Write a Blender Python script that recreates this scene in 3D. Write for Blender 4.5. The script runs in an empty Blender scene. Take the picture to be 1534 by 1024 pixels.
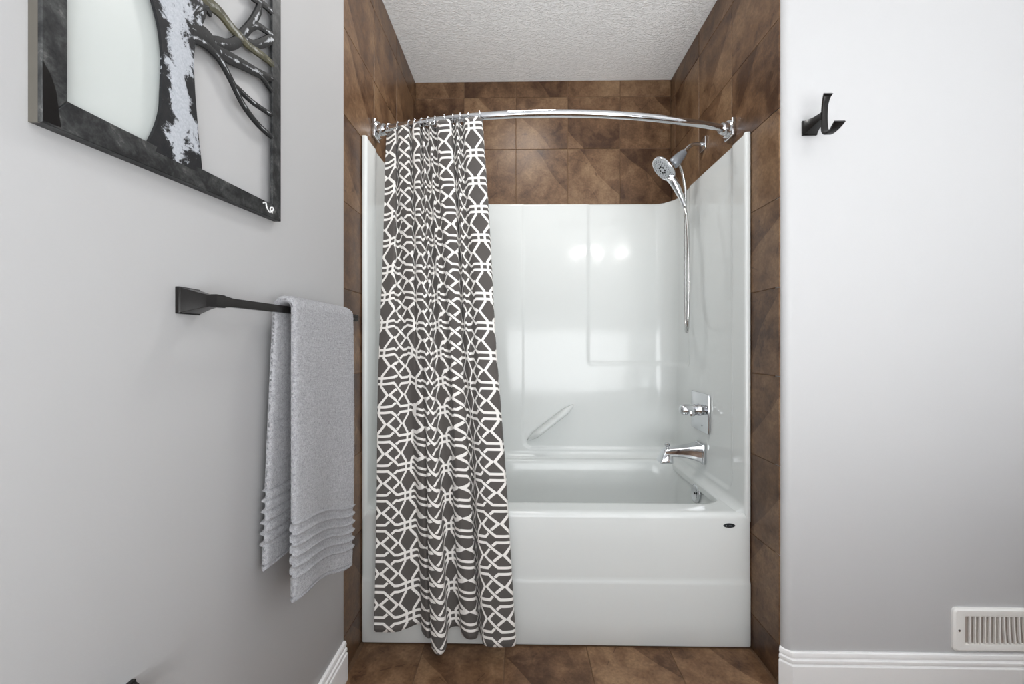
import bpy, bmesh, math, random
from math import sin, cos, pi, radians, sqrt
from mathutils import Vector, Matrix

random.seed(7)
S = bpy.context.scene
COL = S.collection

# ------------------------------------------------------------------ camera, world, light, exposure
cam_d = bpy.data.cameras.new('camera')
cam_d.sensor_width = 36.0
cam_d.lens = 36.0 * 597 / 1534
cam_d.shift_y = 2 / 1534
cam_d.clip_start = 0.02
cam = bpy.data.objects.new('camera', cam_d)
cam.location = (0, 0, 1.18)
cam.rotation_euler = (radians(90), 0, radians(1.0))
COL.objects.link(cam)
S.camera = cam

world = bpy.data.worlds.new('world')
S.world = world
world.use_nodes = True
world.node_tree.nodes['Background'].inputs[0].default_value = (0.9, 0.95, 1.0, 1)
world.node_tree.nodes['Background'].inputs[1].default_value = 0.6

def lamp(name, kind, loc, energy, color=(1, 1, 1), rot=(0, 0, 0), **kw):
    d = bpy.data.lights.new(name, kind)
    d.energy = energy
    d.color = color
    for a, v in kw.items():
        setattr(d, a, v)
    o = bpy.data.objects.new(name, d)
    o.location = loc
    o.rotation_euler = rot
    COL.objects.link(o)
    return o

# the three bulbs of the vanity light on the rear wall
for bx in (0.90, 1.23, 1.62):
    lamp('vanity_bulb', 'POINT', (bx, -1.60, 2.60), 6.8, (1.0, 0.99, 0.97), shadow_soft_size=0.038)
lamp('added_rear_fill', 'AREA', (0.45, -1.70, 0.95), 9, (0.93, 0.97, 1.0), (radians(92), 0, 0), shape='RECTANGLE', size=1.7, size_y=1.3)  # added cool fill at the rear wall, no window is built
# added fill lamp low behind the camera, thrown up and forward
lamp('added_upward_fill', 'AREA', (0.68, -1.00, 0.98), 64, (0.96, 0.985, 1.0), (radians(148), 0, radians(8)), shape='RECTANGLE', size=2.5, size_y=1.5, spread=radians(166))
# added fill under the alcove ceiling to lift the basin, out of the frame
lamp('added_alcove_fill', 'AREA', (0.05, 1.60, 2.735), 6.5, (1.0, 0.99, 0.97), shape='DISK', size=0.30)

S.view_settings.view_transform = 'Standard'
S.view_settings.look = 'None'
S.view_settings.exposure = 0.25
S.view_settings.gamma = 1.0
S.view_settings.use_curve_mapping = False
S.cycles.use_denoising = True
S.cycles.max_bounces = 14
S.cycles.diffuse_bounces = 8
S.cycles.glossy_bounces = 6

# ------------------------------------------------------------------ materials
def srgb(r, g, b):
    f = lambda c: c / 12.92 if c <= 0.04045 else ((c + 0.055) / 1.055) ** 2.4
    return (f(r / 255), f(g / 255), f(b / 255), 1)

class NT:
    def __init__(self, name):
        self.m = bpy.data.materials.new(name)
        self.m.use_nodes = True
        self.t = self.m.node_tree
        self.b = self.t.nodes['Principled BSDF']
    def n(self, kind, **kw):
        x = self.t.nodes.new(kind)
        for a, v in kw.items():
            setattr(x, a, v)
        return x
    def l(self, a, b):
        self.t.links.new(a, b)
    def val(self, sock, v):
        if hasattr(v, 'node'):
            self.l(v, sock)
        else:
            sock.default_value = v
    def math(self, op, a, b=0.0, c=0.0, clamp=False):
        x = self.n('ShaderNodeMath', operation=op, use_clamp=clamp)
        self.val(x.inputs[0], a); self.val(x.inputs[1], b); self.val(x.inputs[2], c)
        return x.outputs[0]
    def vmath(self, op, a, b=(0, 0, 0)):
        x = self.n('ShaderNodeVectorMath', operation=op)
        self.val(x.inputs[0], a)
        if op == 'SCALE':
            self.val(x.inputs['Scale'], b)
        elif op not in ('LENGTH', 'NORMALIZE'):
            self.val(x.inputs[1], b)
        return x.outputs['Value'] if op in ('LENGTH', 'DOT_PRODUCT', 'DISTANCE') else x.outputs['Vector']
    def noise(self, vec, scale, detail=3.0, rough=0.55, dist=0.0):
        x = self.n('ShaderNodeTexNoise')
        if vec is not None: self.l(vec, x.inputs['Vector'])
        x.inputs['Scale'].default_value = scale
        x.inputs['Detail'].default_value = detail
        x.inputs['Roughness'].default_value = rough
        x.inputs['Distortion'].default_value = dist
        return x.outputs['Fac']
    def ramp(self, fac, stops, interp='LINEAR'):
        x = self.n('ShaderNodeValToRGB')
        x.color_ramp.interpolation = interp
        e = x.color_ramp.elements
        while len(e) < len(stops): e.new(0.5)
        for i, (p, c) in enumerate(stops):
            e[i].position = p
            e[i].color = c if len(c) == 4 else (*c, 1)
        self.l(fac, x.inputs[0])
        return x.outputs['Color']
    def mix(self, fac, a, b, blend='MIX'):
        x = self.n('ShaderNodeMix', data_type='RGBA', blend_type=blend)
        self.val(x.inputs[0], fac); self.val(x.inputs[6], a); self.val(x.inputs[7], b)
        return x.outputs[2]
    def bump(self, h, strength, dist):
        x = self.n('ShaderNodeBump')
        x.inputs['Strength'].default_value = strength
        x.inputs['Distance'].default_value = dist
        self.l(h, x.inputs['Height'])
        self.l(x.outputs[0], self.b.inputs['Normal'])
    def base(self, c): self.val(self.b.inputs['Base Color'], c)
    def set(self, **kw):
        for a, v in kw.items():
            self.b.inputs[a.replace('_', ' ')].default_value = v
    def obj(self): return self.n('ShaderNodeTexCoord').outputs['Object']

def simple(name, col, rough=0.5, metal=0.0, **kw):
    q = NT(name); q.base(col); q.set(Roughness=rough, Metallic=metal, **kw)
    return q.m

def make_paint():
    q = NT('wall_paint'); q.base(srgb(189, 189, 190)); q.set(Roughness=0.55, Specular_IOR_Level=0.35)
    q.bump(q.noise(q.obj(), 190, 2.0), 0.06, 0.002)
    return q.m

def make_ceiling():
    q = NT('knockdown_ceiling'); q.base(srgb(250, 250, 250)); q.set(Roughness=0.8, Specular_IOR_Level=0.2)
    v = q.obj()
    mp = q.n('ShaderNodeMapping'); q.l(v, mp.inputs[0]); mp.inputs['Scale'].default_value = (0.75, 1.5, 1)
    a = q.noise(mp.outputs[0], 74, 4.0, 0.6, 0.6)
    r = q.n('ShaderNodeMapRange', interpolation_type='SMOOTHSTEP')
    q.l(a, r.inputs[0]); r.inputs[1].default_value = 0.42; r.inputs[2].default_value = 0.60
    b = q.noise(v, 260, 2.0)
    h = q.math('ADD', r.outputs[0], q.math('MULTIPLY', b, 0.25))
    q.bump(h, 0.65, 0.005)
    return q.m

def make_tile(name, tint, rough):
    q = NT(name)
    oi = q.n('ShaderNodeObjectInfo')
    rnd = oi.outputs['Random']
    off = q.n('ShaderNodeCombineXYZ')
    q.l(q.math('MULTIPLY', rnd, 37.0), off.inputs[0])
    q.l(q.math('MULTIPLY', rnd, 91.0), off.inputs[1])
    q.l(q.math('MULTIPLY', rnd, 53.0), off.inputs[2])
    v = q.vmath('ADD', q.obj(), off.outputs[0])
    big = q.noise(v, 4.2, 2.0, 0.5, 0.8)
    mid = q.noise(v, 16, 5.0, 0.6, 0.4)
    fine = q.noise(v, 90, 4.0, 0.65)
    # smoky slate patches with one soft and one sharp side
    w = q.n('ShaderNodeTexWave', wave_type='BANDS', bands_direction='DIAGONAL', wave_profile='SAW')
    q.l(v, w.inputs['Vector'])
    w.inputs['Scale'].default_value = 1.1
    w.inputs['Distortion'].default_value = 2.6
    w.inputs['Detail'].default_value = 2.0
    w.inputs['Detail Scale'].default_value = 1.2
    fac = q.math('ADD', q.math('MULTIPLY', big, 0.62), q.math('MULTIPLY', w.outputs['Fac'], 0.15))
    fac = q.math('ADD', fac, q.math('MULTIPLY', q.math('SUBTRACT', mid, 0.5), 0.62))
    fac = q.math('ADD', fac, q.math('MULTIPLY', q.math('SUBTRACT', rnd, 0.5), 0.16))
    c = q.ramp(fac, [(0.20, srgb(*[x * tint for x in (70, 48, 33)])),
                     (0.40, srgb(*[x * tint for x in (107, 81, 59)])),
                     (0.58, srgb(*[x * tint for x in (129, 103, 78)])),
                     (0.80, srgb(*[x * tint for x in (148, 122, 95)]))])
    ft = q.ramp(fine, [(0.32, (0.66, 0.63, 0.60)), (0.68, (1.16, 1.15, 1.14))])
    c = q.mix(0.8, c, ft, 'MULTIPLY')
    # thin dark veins
    vn = q.n('ShaderNodeTexVoronoi', feature='DISTANCE_TO_EDGE')
    vv = q.vmath('ADD', v, q.vmath('SCALE', q.vmath('SUBTRACT', q.n('ShaderNodeTexNoise').outputs['Color'], (0.5, 0.5, 0.5)), 0.0))
    q.l(vv, vn.inputs['Vector']); vn.inputs['Scale'].default_value = 4.5
    ve = q.math('LESS_THAN', q.math('ADD', vn.outputs['Distance'], q.math('MULTIPLY', mid, 0.09)), 0.043)
    c = q.mix(q.math('MULTIPLY', ve, 0.45), c, srgb(58, 36, 26))
    q.base(c)
    q.set(Specular_IOR_Level=0.33)
    q.l(q.math('ADD', q.math('MULTIPLY', mid, 0.22), rough), q.b.inputs['Roughness'])
    q.bump(q.math('ADD', mid, q.math('MULTIPLY', fine, 0.35)), 0.16, 0.004)
    return q.m

def make_acrylic():
    q = NT('white_acrylic'); q.base(srgb(215, 218, 217)); q.set(Roughness=0.10, Specular_IOR_Level=0.33)
    q.bump(q.noise(q.obj(), 5.5, 1.0), 0.10, 0.010)
    return q.m

def make_chrome(name='chrome', rough=0.06, col=(0.66, 0.67, 0.69, 1)):
    return simple(name, col, rough, 1.0)

def make_bronze():
    q = NT('black_bronze'); q.base(srgb(24, 22, 21)); q.set(Roughness=0.27, Metallic=0.2, Specular_IOR_Level=0.4)
    return q.m

def make_iron():
    q = NT('brushed_black_iron')
    v = q.obj()
    mp = q.n('ShaderNodeMapping'); q.l(v, mp.inputs[0]); mp.inputs['Scale'].default_value = (1, 1, 1)
    a = q.noise(mp.outputs[0], 22, 5.0, 0.65, 0.5)
    b = q.noise(v, 160, 3.0, 0.6)
    f = q.math('ADD', q.math('MULTIPLY', a, 0.75), q.math('MULTIPLY', b, 0.25))
    q.base(q.ramp(f, [(0.34, srgb(14, 15, 17)), (0.47, srgb(42, 43, 44)), (0.58, srgb(66, 67, 67)), (0.72, srgb(124, 124, 122))]))
    q.set(Roughness=0.5, Metallic=0.2, Specular_IOR_Level=0.3)
    q.bump(f, 0.12, 0.002)
    return q.m

def make_leafed(name, dark, leaf, lo, hi):
    # metal ribbon with rubbed silver leaf down its middle (UV x runs across the ribbon)
    q = NT(name)
    uv = q.n('ShaderNodeTexCoord').outputs['UV']
    sx = q.n('ShaderNodeSeparateXYZ'); q.l(uv, sx.inputs[0])
    t = q.math('ABSOLUTE', q.math('SUBTRACT', sx.outputs[0], 0.5))
    low = q.n('ShaderNodeMapRange'); q.l(sx.outputs[1], low.inputs[0]); low.inputs[1].default_value = 1.50; low.inputs[2].default_value = 1.535; low.inputs[3].default_value = 0.34; low.inputs[4].default_value = 0.0
    prof = q.math('SUBTRACT', q.math('SUBTRACT', 0.38, low.outputs[0]), t)
    a = q.noise(q.obj(), 26, 7.0, 0.72, 0.4)
    m = q.math('ADD', q.math('MULTIPLY', prof, 1.4), q.math('MULTIPLY', q.math('SUBTRACT', a, 0.5), 2.8))
    r = q.n('ShaderNodeMapRange'); q.l(m, r.inputs[0]); r.inputs[1].default_value = lo; r.inputs[2].default_value = hi
    g = q.noise(q.obj(), 240, 4.0, 0.7)
    lc = q.mix(g, leaf, srgb(206, 209, 214))
    dk = q.mix(q.noise(q.obj(), 60, 4.0), dark, srgb(42, 42, 43))
    q.base(q.mix(r.outputs[0], dk, lc))
    q.set(Roughness=0.6, Metallic=0.1, Specular_IOR_Level=0.25)
    q.bump(q.math('ADD', q.math('MULTIPLY', g, 0.5), r.outputs[0]), 0.25, 0.002)
    return q.m

def make_terry():
    q = NT('grey_terry'); v = q.obj()
    a = q.noise(v, 420, 3.0, 0.7)
    b = q.noise(v, 130, 4.0, 0.65)
    f = q.math('ADD', q.math('MULTIPLY', a, 0.6), q.math('MULTIPLY', b, 0.4))
    q.base(q.ramp(f, [(0.34, srgb(122, 123, 126)), (0.5, srgb(164, 164, 168)), (0.68, srgb(194, 194, 198))]))
    q.set(Roughness=0.95, Specular_IOR_Level=0.1, Sheen_Weight=0.25, Sheen_Roughness=0.5)
    q.bump(f, 0.8, 0.006)
    return q.m

def make_curtain():
    q = NT('trellis_curtain_cloth')
    uv = q.n('ShaderNodeTexCoord').outputs['UV']
    sx = q.n('ShaderNodeSeparateXYZ'); q.l(uv, sx.inputs[0])
    PX, PY, HW = 0.172, 0.1125, 0.0049
    def wrapc(s, p):
        x = q.n('ShaderNodeMath', operation='WRAP')
        q.l(s, x.inputs[0]); x.inputs[1].default_value = p / 2; x.inputs[2].default_value = -p / 2
        return x.outputs[0]
    x = wrapc(sx.outputs[0], PX)
    y = wrapc(sx.outputs[1], PY)
    ay = q.math('ABSOLUTE', y); ax = q.math('ABSOLUTE', x)
    def vec(a, b):
        c = q.n('ShaderNodeCombineXYZ'); q.l(a, c.inputs[0]); q.l(b, c.inputs[1]); return c.outputs[0]
    P = vec(x, ay)
    PM = vec(q.math('MULTIPLY', x, -1.0), ay)
    PA = vec(ax, ay)
    def seg(p, a, b):
        a = Vector((*a, 0)); b = Vector((*b, 0)); d = b - a
        pa = q.vmath('SUBTRACT', p, tuple(a))
        h = q.math('DIVIDE', q.vmath('DOT_PRODUCT', pa, tuple(d)), d.length_squared, clamp=True)
        return q.vmath('LENGTH', q.vmath('SUBTRACT', pa, q.vmath('SCALE', tuple(d), h)))
    yb = 0.0450
    def strand(p):
        return q.math('MINIMUM', seg(p, (-0.10, yb), (-0.021, yb)), seg(p, (-0.021, yb), (0.034, 0)))
    g, l = strand(P), strand(PM)
    k = q.math('MINIMUM', seg(PA, (0.073, 0.07), (0.073, 0.036)), seg(PA, (0.073, 0.036), (0.0435, 0)))
    def line(d):
        r = q.n('ShaderNodeMapRange', interpolation_type='SMOOTHSTEP'); q.l(d, r.inputs[0])
        r.inputs[1].default_value = HW - 0.0006; r.inputs[2].default_value = HW + 0.0006
        r.inputs[3].default_value = 1; r.inputs[4].default_value = 0
        return r.outputs[0]
    up = q.math('GREATER_THAN', y, 0.0)
    dn = q.math('SUBTRACT', 1.0, up)
    near = lambda d: q.math('LESS_THAN', d, HW + 0.0030)
    lg = q.math('MULTIPLY', line(g), q.math('SUBTRACT', 1.0, q.math('MULTIPLY', near(l), up)))
    ll = q.math('MULTIPLY', line(l), q.math('SUBTRACT', 1.0, q.math('MULTIPLY', near(g), dn)))
    m = q.math('MAXIMUM', q.math('MAXIMUM', lg, ll), line(k), clamp=True)
    wv = q.n('ShaderNodeTexNoise'); q.l(uv, wv.inputs['Vector']); wv.inputs['Scale'].default_value = 900
    grey = q.mix(wv.outputs['Fac'], srgb(80, 76, 74), srgb(96, 92, 89))
    white = q.mix(wv.outputs['Fac'], srgb(228, 225, 221), srgb(244, 241, 237))
    q.base(q.mix(m, grey, white))
    q.set(Roughness=0.85, Specular_IOR_Level=0.15, Sheen_Weight=0.1)
    q.bump(wv.outputs['Fac'], 0.15, 0.001)
    return q.m

M = {
    'paint': make_paint(), 'ceiling': make_ceiling(),
    'tile': make_tile('slate_wall_tile', 1.0, 0.26), 'floor_tile': make_tile('slate_floor_tile', 1.12, 0.34),
    'grout': simple('tan_grout', srgb(108, 84, 64), 0.9),
    'acrylic': make_acrylic(), 'chrome': make_chrome(), 'satin': make_chrome('satin_chrome', 0.22, (0.72, 0.73, 0.74, 1)),
    'hose': make_chrome('hose_steel', 0.24, (0.58, 0.58, 0.57, 1)),
    'greyplastic': simple('grey_plastic', srgb(128, 132, 138), 0.35, 0.3),
    'nozzle_face': simple('pale_nozzle_face', srgb(196, 200, 204), 0.3, 0.2),
    'dark': simple('dark_rubber', srgb(28, 30, 32), 0.5),
    'bronze': make_bronze(), 'iron': make_iron(),
    'iron_side': simple('worn_iron_edge', srgb(120, 116, 108), 0.4, 0.7),
    'gloss_black': simple('gloss_black_patch', srgb(3, 3, 4), 0.3),
    'trunk': make_leafed('silver_leafed_iron', srgb(20, 22, 26), srgb(140, 146, 156), 0.0, 0.16),
    'branch': make_leafed('flecked_iron', srgb(24, 25, 26), srgb(160, 162, 165), 0.50, 0.75),
    'olive': make_leafed('olive_patina_iron', srgb(98, 94, 68), srgb(122, 118, 92), 0.3, 0.8),
    'backing': simple('pale_green_white_panel', srgb(196, 201, 199), 0.35),
    'white_paint': simple('white_signature_paint', srgb(225, 225, 225), 0.6),
    'trim': simple('white_trim_paint', srgb(242, 242, 242), 0.32),
    'terry': make_terry(), 'curtain': make_curtain(),
    'vent': simple('white_vent_enamel', srgb(240, 239, 236), 0.35),
    'vent_back': simple('vent_duct_beige', srgb(168, 158, 150), 0.6),
    'badge': simple('dark_badge', srgb(42, 46, 50), 0.3, 0.4),
    'badge_line': simple('badge_lettering', srgb(120, 126, 130), 0.4, 0.4),
}

# ------------------------------------------------------------------ mesh helpers
def mk(name, verts, faces, mat, parent=None, smooth=True, angle=38, uvs=None, recalc=True):
    """one mesh object; verts in world metres; origin at the bounding-box centre"""
    vs = [Vector(v) for v in verts]
    lo = Vector([min(v[i] for v in vs) for i in range(3)])
    hi = Vector([max(v[i] for v in vs) for i in range(3)])
    c = (lo + hi) / 2
    me = bpy.data.meshes.new(name)
    me.from_pydata([tuple(v - c) for v in vs], [], faces)
    if uvs is not None:
        u = me.uv_layers.new(name='UVMap')
        for lp in me.loops:
            u.data[lp.index].uv = uvs[lp.vertex_index]
    if recalc:
        bm = bmesh.new(); bm.from_mesh(me)
        bmesh.ops.recalc_face_normals(bm, faces=bm.faces)
        bm.to_mesh(me); bm.free()
    if smooth:
        me.shade_smooth()
        me.set_sharp_from_angle(angle=radians(angle))
    me.materials.append(mat)
    o = bpy.data.objects.new(name, me)
    COL.objects.link(o)
    if parent is not None:
        o.parent = parent
        o.location = c - world_loc(parent)
    else:
        o.location = c
    return o

def world_loc(o):
    p = Vector(o.location)
    while o.parent is not None:
        o = o.parent
        p += Vector(o.location)
    return p

def thing(name, label, cat, loc, group=None):
    o = bpy.data.objects.new(name, None)
    o.empty_display_size = 0.05
    o.location = loc
    COL.objects.link(o)
    tag(o, label, cat, group)
    return o

def tag(o, label, cat, group=None):
    o['label'] = label
    o['category'] = cat
    if group: o['group'] = group
    return o

def structure(o):
    o['kind'] = 'structure'
    return o

def bm_data(bm):
    bm.verts.ensure_lookup_table()
    for i, v in enumerate(bm.verts): v.index = i
    d = ([v.co.copy() for v in bm.verts], [[v.index for v in f.verts] for f in bm.faces])
    bm.free()
    return d

def box_data(lo, hi, bev=0.0, seg=1):
    bm = bmesh.new()
    bmesh.ops.create_cube(bm, size=1)
    for v in bm.verts:
        v.co = Vector([lo[i] + (v.co[i] + 0.5) * (hi[i] - lo[i]) for i in range(3)])
    if bev:
        bmesh.ops.bevel(bm, geom=list(bm.edges), offset=bev, segments=seg, profile=0.5, affect='EDGES')
    return bm_data(bm)

def join(*ds):
    V, F = [], []
    for v, f in ds:
        n = len(V)
        V += list(v)
        F += [[i + n for i in g] for g in f]
    return V, F

def loft(loops, closed=True, cap0=False, cap1=False):
    n = len(loops[0]); V = []; F = []
    for L in loops: V += [Vector(p) for p in L]
    m = n if closed else n - 1
    for a in range(len(loops) - 1):
        for i in range(m):
            j = (i + 1) % n
            F.append([a * n + i, a * n + j, (a + 1) * n + j, (a + 1) * n + i])
    if cap0: F.append(list(range(n))[::-1])
    if cap1: F.append([(len(loops) - 1) * n + i for i in range(n)])
    return V, F

def frames(pts):
    pts = [Vector(p) for p in pts]; out = []
    t0 = (pts[1] - pts[0]).normalized()
    up = Vector((0, 0, 1)) if abs(t0.z) < 0.9 else Vector((1, 0, 0))
    u = t0.cross(up).normalized()
    for i, p in enumerate(pts):
        t = (pts[min(i + 1, len(pts) - 1)] - pts[max(i - 1, 0)]).normalized()
        u = (u - t * u.dot(t)).normalized()
        out.append((p, t, u, t.cross(u)))
    return out

def tube(pts, rad, n=14, caps=True):
    L = []
    for i, (p, t, u, w) in enumerate(frames(pts)):
        r = rad[i] if isinstance(rad, (list, tuple)) else rad
        L.append([p + (u * cos(2 * pi * k / n) + w * sin(2 * pi * k / n)) * r for k in range(n)])
    return loft(L, True, caps, caps)

def lathe(origin, axis, prof, n=32):
    """profile of (distance along axis, radius)"""
    o = Vector(origin); a = Vector(axis).normalized()
    up = Vector((0, 0, 1)) if abs(a.z) < 0.9 else Vector((1, 0, 0))
    u = a.cross(up).normalized(); w = a.cross(u)
    return loft([[o + a * h + (u * cos(2 * pi * k / n) + w * sin(2 * pi * k / n)) * r for k in range(n)] for h, r in prof], True, True, True)

def catmull(pts, sub):
    P = [Vector(p) for p in pts]; out = []
    for i in range(len(P) - 1):
        p0 = P[max(i - 1, 0)]; p1 = P[i]; p2 = P[i + 1]; p3 = P[min(i + 2, len(P) - 1)]
        for s in range(sub):
            t = s / sub
            out.append(0.5 * ((2 * p1) + (p2 - p0) * t + (2 * p0 - 5 * p1 + 4 * p2 - p3) * t * t + (3 * p1 - p0 - 3 * p2 + p3) * t ** 3))
    out.append(P[-1])
    return out

def rrect(x0, x1, y0, y1, r, n=10, m=8):
    """counter-clockwise rounded rectangle, constant number of points"""
    P = []
    cs = [(x1 - r, y0 + r, -pi / 2), (x1 - r, y1 - r, 0), (x0 + r, y1 - r, pi / 2), (x0 + r, y0 + r, pi)]
    arcs = [[(cx + r * cos(a0 + pi / 2 * i / n), cy + r * sin(a0 + pi / 2 * i / n)) for i in range(n + 1)] for cx, cy, a0 in cs]
    for q in range(4):
        A = arcs[q]; B = arcs[(q + 1) % 4]
        P += A
        e, s = A[-1], B[0]
        P += [(e[0] + (s[0] - e[0]) * i / m, e[1] + (s[1] - e[1]) * i / m) for i in range(1, m)]
    return P

def sst(x):
    x = max(0.0, min(1.0, x))
    return x * x * (3 - 2 * x)

def lerp(a, b, t): return a + (b - a) * t

# ------------------------------------------------------------------ the room shell
H = 2.743
XL, XR, YB = -0.622, 0.901, 2.38          # tile faces of the alcove
YT = 1.395                                # where the tiled side walls end
YW = 1.372                                # painted wall right of the alcove
REAR, EAST = -1.85, 2.45

def sbox(name, lo, hi, mat, bev=0.0):
    return structure(mk(name, *box_data(lo, hi, bev, 2), mat, smooth=bool(bev)))

floor = sbox('floor', (-0.8, REAR - 0.1, -0.10), (EAST + 0.1, YB + 0.1, -0.0025), M['grout'])
ceiling = sbox('ceiling', (-0.8, REAR - 0.1, H), (EAST + 0.1, YB + 0.1, H + 0.1), M['ceiling'])
sbox('wall_left', (-0.76, REAR, 0), (-0.616, YT - 0.002, H), M['paint'], 0.003)
wl = sbox('wall_alcove_left', (-0.76, YT, 0), (XL - 0.0022, YB + 0.1, H), M['grout'])
wb = sbox('wall_alcove_back', (XL, YB + 0.0022, 0), (XR, YB + 0.1, H), M['grout'])
wr = sbox('wall_alcove_right', (XR + 0.0022, YT + 0.03, 0), (XR + 0.07, YB + 0.1, H), M['grout'])
sbox('wall_rear', (-0.76, REAR - 0.1, 0), (EAST + 0.1, REAR, H), M['paint'])
sbox('wall_far_right', (EAST, REAR, 0), (EAST + 0.1, YW + 0.2, H), M['paint'])
# painted wall right of the alcove with its rounded corner bead
rb = 0.026
xc = XR + 0.004
outl = [(xc, YT + 0.028), (xc, YW + rb)]
outl += [(xc + rb - rb * cos(a), YW + rb - rb * sin(a)) for a in [pi / 2 * i / 10 for i in range(1, 11)]]
outl += [(EAST, YW), (EAST, YT + 0.028)]
structure(mk('wall_right', *loft([[(x, y, 0) for x, y in outl], [(x, y, H) for x, y in outl]], True, True, True), M['paint'], angle=25))

# baseboards: one profile swept along each wall
BP = [(-0.002, 0.0), (0.015, 0.0), (0.015, 0.092), (0.0135, 0.0945), (0.0085, 0.0960), (0.0085, 0.0985), (0.0125, 0.1005), (0.0135, 0.105),
      (0.0125, 0.111), (0.0075, 0.1140), (0.0060, 0.1145), (0.0060, 0.1170), (0.0100, 0.1190), (0.0105, 0.126), (0.008, 0.133), (0.005, 0.1355), (-0.002, 0.1355)]
def baseboard(name, path):
    """path points carry the outward normal used for the mitre"""
    loops = [[(x + nx * d, y + ny * d, z) for d, z in BP] for x, y, nx, ny in path]
    return structure(mk(name, *loft(loops, True, True, True), M['trim'], angle=30))
baseboard('baseboard_left', [(-0.616, REAR, 1, 0), (-0.616, YT - 0.004, 1, 0)])
t8 = math.tan(pi / 8)
baseboard('baseboard_right', [(xc - 0.001, YW + rb - 0.002, -0.75, -0.66), (xc + 0.0105, YW + 0.011, -0.70, -0.70),
                              (xc + 0.023, YW, -t8, -1), (EAST, YW, 0, -1)])

# ------------------------------------------------------------------ tiles, each a piece of its wall
TILES = {}
def tile(parent, axis, a0, a1, z0, z1, face, mat):
    """axis 'x': face normal along x (plane x=face), a = y; axis 'y': a = x; axis 'z': floor, a = x, z0..z1 = y"""
    g = 0.0014
    a0, a1, z0, z1 = a0 + g, a1 - g, z0 + g, z1 - g
    key = (axis, round(a1 - a0, 4), round(z1 - z0, 4), mat.name)
    th = 0.009
    if key not in TILES:
        w, h = (a1 - a0) / 2, (z1 - z0) / 2
        lo, hi = {'x': ((-th / 2, -w, -h), (th / 2, w, h)), 'y': ((-w, -th / 2, -h), (w, th / 2, h)), 'z': ((-w, -h, -th / 2), (w, h, th / 2))}[axis]
        v, f = box_data(lo, hi, 0.0012, 1)
        me = bpy.data.meshes.new('tile')
        me.from_pydata([tuple(p) for p in v], [], f)
        me.materials.append(mat)
        TILES[key] = me
    o = bpy.data.objects.new('tile', TILES[key])
    j = random.uniform(-0.0003, 0.0003)
    ca, cz = (a0 + a1) / 2, (z0 + z1) / 2
    if axis == 'x': p = Vector((face + j + (-th / 2 if face < 0 else th / 2), ca, cz))
    elif axis == 'y': p = Vector((ca, face + th / 2 + j, cz))
    else: p = Vector((ca, cz, face - th / 2 + j))
    COL.objects.link(o)
    o.parent = parent
    o.location = p - world_loc(parent)
    return o

bx = [XL, -0.328, -0.018, 0.291, 0.601, XR]
for z0, z1 in ((1.99, 2.337), (2.337, 2.647), (2.647, H)):
    for i in range(5):
        tile(wb, 'y', bx[i], bx[i + 1], z0, z1, YB, M['tile'])
zs = [0.0, 0.135, 0.445, 0.755, 1.065, 1.375, 1.685, 1.995, 2.305, 2.615, H]
ys = [YT, 1.703, 2.012, 2.318, YB]
for w, fx in ((wl, XL), (wr, XR)):
    for c in range(4):
        for r in range(10):
            if c > 0 and zs[r + 1] < 1.9: continue
            tile(w, 'x', ys[c], ys[c + 1], zs[r], zs[r + 1], fx, M['tile'])
fx = [-0.686 + 0.316 * i for i in range(11)]
fy = [YT + 0.165 - 0.316 * i for i in range(12)]
for i in range(10):
    for k in range(11):
        x0, x1 = max(fx[i], -0.61), min(fx[i + 1], 2.44)
        if k == 0: x0, x1 = max(x0, -0.62), min(x1, 0.899)
        y1 = fy[k]; y0 = max(fy[k + 1], REAR + 0.01)
        if x1 - x0 > 0.02 and y1 - y0 > 0.02:
            if k == 0:
                tile(floor, 'z', x0, x1, y0, y1, 0.0, M['floor_tile'])
            else:
                tile(floor, 'z', x0, x1, y0, min(y1, 1.37), 0.0, M['floor_tile'])

# ------------------------------------------------------------------ one-piece tub and surround
TF = 1.56                                  # front plane of the unit
tub = thing('bathtub_surround', 'white moulded bathtub and wall surround unit filling the brown tiled alcove', 'bathtub', (0.14, TF, 0))
# --- apron with rolled rim, swept across the front
prof = [(1.590, 0.5195), (1.578, 0.5195), (1.570, 0.517), (1.5645, 0.512), (1.5615, 0.505), (1.560, 0.496), (1.5598, 0.40), (1.5598, 0.272), (1.5592, 0.262), (1.5572, 0.254),
        (1.5552, 0.249), (1.5545, 0.242), (1.5545, 0.10), (1.5545, 0.012), (1.558, 0.005), (1.575, 0.003)]
x0, x1 = XL + 0.0015, XR - 0.0015
xs = [(x0, 0.05), (x0, 0.012), (x0 + 0.0012, 0.006), (x0 + 0.004, 0.002), (x0 + 0.009, 0.0)]
xs += [(lerp(x0 + 0.009, x1 - 0.009, i / 24), 0.0) for i in range(1, 24)]
xs += [(x1 - 0.009, 0.0), (x1 - 0.004, 0.002), (x1 - 0.0012, 0.006), (x1, 0.012), (x1, 0.05)]
mk('apron', *loft([[(x, y + d, z) for y, z in prof] for x, d in xs], False), M['acrylic'], tub, angle=50)
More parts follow.
